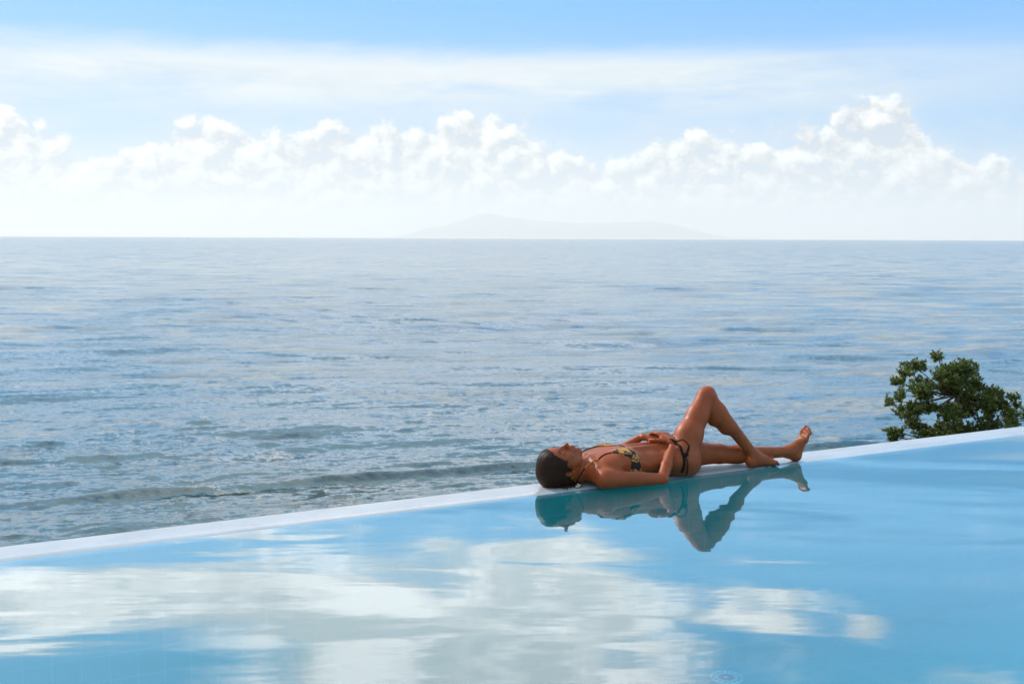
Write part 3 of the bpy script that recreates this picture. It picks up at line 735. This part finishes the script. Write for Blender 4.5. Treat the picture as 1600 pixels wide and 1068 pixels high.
    t.link(t.noise(oc, 420, 3, .6), bp.inputs['Height']); t.link(bp.outputs[0], b.inputs['Normal'])
    body = mesh_np('body', V, F, skin, root)
    # coloration of the skin itself: lips, knees, toes, knuckles; also a darker line where the lips meet
    HV = (V-C0)@M
    T = np.ones((len(V), 4), np.float32)
    def spot(w, c):
        w = w[:, None]; T[:, :3] = T[:, :3]*(1-w)+T[:, :3]*np.array(c)*w
    g = lambda p, r: np.exp(-((V-np.array(p))**2).sum(1)/r**2)
    lipd = np.sqrt((HV[:, 0]/.0185)**2+((HV[:, 2]+.0672)/.0115)**2)
    spot(np.clip((1.05-lipd)/.25, 0, 1)*(HV[:, 1] > .074), (1.05, .52, .58))
    spot(np.clip((.0022-np.abs(HV[:, 2]+.0668))/.0012, 0, 1)*(np.abs(HV[:, 0]) < .017)*(HV[:, 1] > .074), (.35, .25, .3))
    for p, r in (((1.0, .10, .41), .04), ((1.096, .132, .105), .04), ((1.378, .016, .01), .03), ((1.60, .034, .165), .035), ((.58, -.074, .01), .04)): spot(g(p, r)*.7, (1.05, .80, .78))
    for s in (-1, 1):
        spot(np.exp(-((HV-np.array([s*.036, .06, -.035]))**2).sum(1)/.02**2)*.5, (1.05, .82, .82))
        spot(np.exp(-((HV-np.array([s*.079, -.012, -.018]))**2).sum(1)/.012**2)*.6, (1., .62, .6))
    ca = body.data.color_attributes.new('tint', 'FLOAT_COLOR', 'POINT'); ca.data.foreach_set('color', T.ravel())
    # ---- brows, lashes
    hairm, t = new_mat('wet_hair')
    out = t.node('ShaderNodeOutputMaterial'); b = t.node('ShaderNodeBsdfPrincipled'); t.link(b.outputs[0], out.inputs[0])
    oc = t.node('ShaderNodeTexCoord').outputs['Object']; x, y, z = t.sep(t.v('SUBTRACT', oc, (.19, .12, .03)))
    ang = t.comb(t.m('ARCTAN2', y, z), t.m('MULTIPLY', x, 1.2), 0.)
    strand = t.noise(t.v('MULTIPLY', ang, (44., 1.2, 0)), 1., 5, .7, .2)
    t.link(t.mix(strand, rgba(.006, .0025, .0015), rgba(.050, .018, .007)), b.inputs['Base Color']); b.inputs['Roughness'].default_value = .42
    b.inputs['Specular IOR Level'].default_value = .12
    bp = t.node('ShaderNodeBump'); bp.inputs['Distance'].default_value = .002; t.link(strand, bp.inputs['Height']); t.link(bp.outputs[0], b.inputs['Normal'])
    for s in (-1, 1):
        pts = [fd.onto(H(s*x, .085, z), .0004) for x, z in ((.014, .013), (.022, .018), (.032, .0205), (.041, .019), (.047, .014))]
        V1, F1 = tube(pts, [.0016, .0024, .0024, .0018, .0008], 6); mesh_np('eyebrow', V1, F1, hairm, root)
        pts = [fd.onto(H(s*x, .0815, z), .0010) for x, z in ((.023, -.0112), (.027, -.0122), (.031, -.0124), (.035, -.0118), (.039, -.0106))]
        V1, F1 = tube(pts, [.0007, .0012, .0014, .0014, .0009], 6); mesh_np('eyelash', V1, F1, hairm, root)
    # ---- hair: a wet cap following the skull, gathered at the nape
    hf = Field((-.03, .01, -.03), (.27, .24, .24), .0035)
    hf.ell(H(0, -.018, .018), (.0790, .0965, .0925), 0, M)
    hf.ell(H(0, .026, .044), (.0625, .058, .0585), .02, M)
    hf.ell(H(0, -.062, -.030), (.060, .050, .060), .03, M)
    hf.cone((.150, .115, .020), (.178, .10, .012), .034, .020, .02)
    sl, Pg = hf.box(hf.lo, hf.lo+hf.n*hf.h); Pg = Pg[tuple(slice(0, hf.n[i]) for i in range(3))]
    Hg = (Pg-C0)@M; hx, hy, hz = Hg[..., 0], Hg[..., 1], Hg[..., 2]
    # face opening: everything in front of a curved hairline is skin
    line = np.interp(hz, [-.12, -.045, -.032, -.01, .02, .042, .058, .072], [-.045, -.026, .014, .052, .066, .076, .092, .20])
    line = line + .012*(np.abs(hx) < .05)*np.cos(hx*32)*(hz > .03)*0
    front = (hy-line)*.8
    top = (hz-.066)*.9                                        # crown side is hair whatever the depth
    region = np.minimum(front, np.maximum(-top, -1))
    D = hf.D
    k = .006; A = D; B = region
    h = np.clip(.5-.5*(A-B)/k, 0, 1); D = A*(1-h)+B*h+k*h*(1-h)
    ang_g = np.arctan2(Pg[..., 1]-.12, Pg[..., 2]-.03)
    D = D+.0005*np.sin(ang_g*31+np.sin(Pg[..., 0]*40)*1.2)+.0003*np.sin(ang_g*83+Pg[..., 0]*30)
    V1, F1 = surface(D.astype(np.float32), hf.lo, hf.h)
    V1[:, 2] = np.maximum(V1[:, 2], .0012)
    hair = mesh_np('hair', V1, F1, hairm, root)
    rnd = random.Random(3); mb = MB()
    for i in range(26):        # wet strands fanned on the stone
        a = rnd.uniform(-2.9, -.6); p = Vector((.135+rnd.uniform(-.03, .045), .085+rnd.uniform(-.03, .02), .012))
        L = rnd.uniform(.02, .05); q = p+Vector((math.cos(a)*L*1.1, math.sin(a)*L, 0))
        mb.add(tube([p+Vector((0, .01, .006)), (p+q)/2+Vector((0, 0, -.003)), (q.x, q.y, .002)], [.005, .0035, .0008], 5))
    mb.build('strands', hairm, hair)
    # fine wet hairs combed back from the hairline
    mb = MB(); rnd = random.Random(12)
    lz = [-.12, -.045, -.032, -.01, .02, .042, .058, .072]; ly = [-.045, -.026, .014, .052, .066, .076, .092, .20]
    class HF: pass
    for i in range(230):
        s = -1 if i % 3 else 1; z0 = rnd.uniform(-.034, .066); y0 = np.interp(z0, lz, ly)+rnd.uniform(-.004, .009)
        x0 = .08 if z0 < .05 else rnd.uniform(.005, .06)
        a = H(s*x0, min(y0, .085), z0); path = [fd.onto(a, .0006)]
        for k_, (dy, dz) in enumerate(((.014, .001), (.034, .003), (.060, .004))):
            path.append(hf.onto(H(s*x0, min(y0, .085)-dy, z0+dz+rnd.uniform(-.002, .002)), .0004))
        if max(np.linalg.norm(path[j+1]-path[j]) for j in range(3)) > .045: continue
        mb.add(tube(path, [.0003, .0011, .0014, .0006], 5, False))
    mb.build('fine_hairs', hairm, hair)
    # ---- bikini
    cloth, t = new_mat('bikini_cloth')
    out = t.node('ShaderNodeOutputMaterial'); b = t.node('ShaderNodeBsdfPrincipled'); t.link(b.outputs[0], out.inputs[0])
    oc = t.node('ShaderNodeTexCoord').outputs['Object']
    p = t.v('ADD', oc, t.v('SCALE', t.v('SUBTRACT', t.noise(oc, 18, 3, out='Color'), (.5, .5, .5)), scale=.04))
    vo = t.node('ShaderNodeTexVoronoi', feature='DISTANCE_TO_EDGE'); vo.inputs['Scale'].default_value = 34; t.link(p, vo.inputs['Vector'])
    big = t.noise(oc, 21, 2, .4)
    gold = t.mix(t.smooth(t.noise(oc, 60, 3), .4, .6), rgba(.36, .14, .028), rgba(.52, .27, .085))
    pat = t.mix(t.smooth(vo.outputs['Distance'], .03, .07), rgba(.03, .012, .008), gold)
    pat = t.mix(t.smooth(big, .52, .55), pat, rgba(.022, .010, .009))
    t.link(pat, b.inputs['Base Color']); b.inputs['Roughness'].default_value = .7; b.inputs['Specular IOR Level'].default_value = .2
    dk = principled('bikini_cord', rgba(.016, .008, .007), .7, .15)
    org = principled('orange_cord', rgba(.62, .16, .035), .5, .4)
    gm = np.meshgrid(*fd.ax, indexing='ij', sparse=True)
    def patch(name, poly, thick, mat, zmin=.05, plane='xy', par=None, box=None):
        """cloth: the skin's own field grown outwards inside a prism over the polygon"""
        lo, hi = np.array(box[0]), np.array(box[1])
        a = np.floor((lo-fd.lo)/fd.h).astype(int); a = np.maximum(a, 0); bb = np.minimum(np.ceil((hi-fd.lo)/fd.h).astype(int), fd.n-1)
        # finer grid for a clean hem
        hh = .002; ax = [np.arange(lo[i], hi[i], hh) for i in range(3)]
        G = np.stack(np.meshgrid(*ax, indexing='ij'), -1); Dm = fd.at(G)
        U = G[..., 0]; Vv = G[..., 1] if plane == 'xy' else G[..., 2]
        reg = None; n = len(poly); ins = np.full(U.shape, -1e9)
        # signed distance to a convex-ish polygon as max of half planes
        for i in range(n):
            x0, y0 = poly[i]; x1, y1 = poly[(i+1) % n]; ex, ey = x1-x0, y1-y0; L = math.hypot(ex, ey)
            d = ((U-x0)*ey-(Vv-y0)*ex)/L
            ins = np.maximum(ins, d)
        Q = np.maximum(np.maximum(Dm-thick, ins), np.maximum(-(Dm+.003), zmin-G[..., 2]))
        V2, F2 = surface(Q.astype(np.float32), lo, hh)
        return mesh_np(name, V2, F2, mat, par)
    top = empty('bikini_top', (0, 0, 0), 0, root)
    # near and far cups (counter-clockwise outlines seen from above)
    patch('cup', [(.368, .040), (.415, -.004), (.478, -.022), (.505, -.012), (.508, .040), (.482, .098), (.440, .092)], .003, cloth, .05, 'xy', top, ((.36, -.05, .03), (.515, .105, .19)))
    patch('cup', [(.362, .195), (.440, .146), (.482, .142), (.505, .210), (.495, .250), (.415, .246)], .003, cloth, .05, 'xy', top, ((.35, .135, .03), (.515, .28, .19)))
    def cord(pts, r, mat, par, name, n=22, off=.0015, free=False):
        P0 = [Vector(q) for q in pts]; out = []
        m = len(P0)
        for i in range(n+1):
            s = i/n*(m-1); j = min(int(s), m-2); f = s-j
            a = P0[max(j-1, 0)]; b0 = P0[j]; c0 = P0[j+1]; d0 = P0[min(j+2, m-1)]
            q = .5*((2*b0)+(c0-a)*f+(2*a-5*b0+4*c0-d0)*f*f+(-a+3*b0-3*c0+d0)*f**3)
            out.append(q if free else Vector(fd.onto(np.array(q), off)))
        V2, F2 = tube(out, r, 6); return mesh_np(name, V2, F2, mat, par)
    cord([(.380, .038, .16), (.340, .046, .15), (.300, .042, .12)], .0030, dk, top, 'strap'); cord([(.300, .042, .12), (.262, .047, .11), (.235, .056, .08)], .0028, org, top, 'strap')
    cord([(.235, .056, .08), (.205, .070, .045), (.196, .085, .02)], .0030, dk, top, 'strap')
    cord([(.376, .192, .16), (.34, .192, .15), (.300, .20, .12), (.25, .19, .10), (.215, .17, .05)], .0032, dk, top, 'strap')
    cord([(.480, .088, .16), (.484, .12, .14), (.480, .150, .16)], .0026, dk, top, 'strap')
    cord([(.503, -.010, .12), (.510, -.025, .08), (.512, -.03, .04)], .0016, org, top, 'strap')
    # loose knot behind the neck, resting on the stone
    kn = cord([(.196, .070, .022), (.186, .050, .020), (.178, .056, .006), (.196, .040, .004), (.210, .052, .012), (.196, .062, .020), (.190, .046, .004), (.176, .040, .003)], .0022, dk, top, 'knot', 36, free=True)
    mb = MB()
    def ball(c, r, n=6):
        V2 = []; F2 = []
        for i in range(n+1):
            th = math.pi*i/n
            for j in range(8): ph = 2*math.pi*j/8; V2.append((c[0]+r*math.sin(th)*math.cos(ph), c[1]+r*math.sin(th)*math.sin(ph), c[2]+r*math.cos(th)))
        for i in range(n):
            for j in range(8): j2 = (j+1) % 8; F2.append((i*8+j, (i+1)*8+j, (i+1)*8+j2, i*8+j2))
        return V2, F2
    bead = principled('pale_bead', rgba(.62, .50, .32), .35, .5)
    for q in ((.176, .040, .006), (.184, .036, .006), (.192, .042, .007), (.200, .045, .009), (.188, .048, .012)): mb.add(ball(q, .0048))
    mb.build('beads', bead, kn)
    bot = empty('bikini_bottom', (0, 0, 0), 0, root); sx = -.036
    patch('cloth', [(.712, .060), (.724, .046), (.780, .084), (.818, .112), (.818, .124), (.780, .150), (.724, .190), (.712, .176)], .003, cloth, .06, 'xy', bot, ((.70, .02, .05), (.83, .21, .19)))
    # side: broad dark band low on the hip, drawn on by beaded ties
    for dx_ in (sx, sx+.006):
        cord([(.752+dx_, .045, .19), (.762+dx_, .005, .17), (.768+dx_, -.03, .12), (.768+dx_, -.04, .07), (.764+dx_, -.03, .02)], .0040, dk, bot, 'side_tie', 26)
    cord([(.722, .205, .18), (.728, .245, .16), (.732, .275, .11), (.73, .28, .05)], .0040, dk, bot, 'side_tie', 22)
    cord([(.722, .035, .18), (.742, .030, .18), (.768, .015, .18), (.782, -.005, .155), (.772, -.025, .13), (.745, -.03, .11)], .0022, dk, bot, 'tie_loop', 30)
    mb = MB()
    path = [fd.onto(np.array(q), .004) for q in zip(np.interp(np.linspace(0, 1, 26), [0, .35, 1], [.742, .752, .764]), np.interp(np.linspace(0, 1, 26), [0, .35, 1], [-.028, -.036, -.03]), np.linspace(-.0+.122, .008, 26))]
    for q in path: mb.add(ball(q, .0030))
    loopb = [fd.onto(np.array(q), .003) for q in zip(np.linspace(.786, .748, 14), np.linspace(-.005, -.03, 14), np.linspace(.150, .115, 14))]
    for q in loopb: mb.add(ball(q, .0032))
    rnd = random.Random(8)
    for _ in range(22): mb.add(ball(fd.onto(np.array((.745+rnd.uniform(-.012, .014), -.03, .114+rnd.uniform(-.010, .010))), rnd.uniform(.002, .008)), .0032))
    mb.build('bead_string', dk, bot)
    # nails
    nail = principled('toenail', rgba(.30, .05, .05), .25, .6)
    for (bx, by, bz), (tx, ty, tz), sd_, up0 in (((1.325, .020, .017), (1.378, .016, .008), np.array([0, -1., 0]), np.array([0, 0, 1.])), ((1.566, .038, .110), (1.600, .034, .170), np.array([0, -1., 0]), np.array([-.73, 0, .68]))):
        f = np.array([tx-bx, ty-by, tz-bz]); L = np.linalg.norm(f); f /= L
        for w, l, r_ in ((-.026, 1., .0058), (-.008, .98, .0038), (.005, .90, .0034), (.0165, .78, .0032), (.0275, .62, .0032)):
            c0 = np.array([bx, by, bz])+sd_*w+f*L*l*.97+up0*.02; c0 = fd.onto(c0, .0003); nrm = fd.grad(c0)
            a_ = np.cross(nrm, f); a_ /= np.linalg.norm(a_); b_ = np.cross(a_, nrm)
            V2 = [c0+nrm*.0008]+[c0+a_*r_*math.cos(q)+b_*r_*1.1*math.sin(q)-nrm*.0005 for q in np.linspace(0, 2*math.pi, 10, endpoint=False)]
            mesh_np('toenail', V2, [(0, i+1, (i+1) % 10+1) for i in range(10)], nail, root)
    return root
build_person()
#%%END
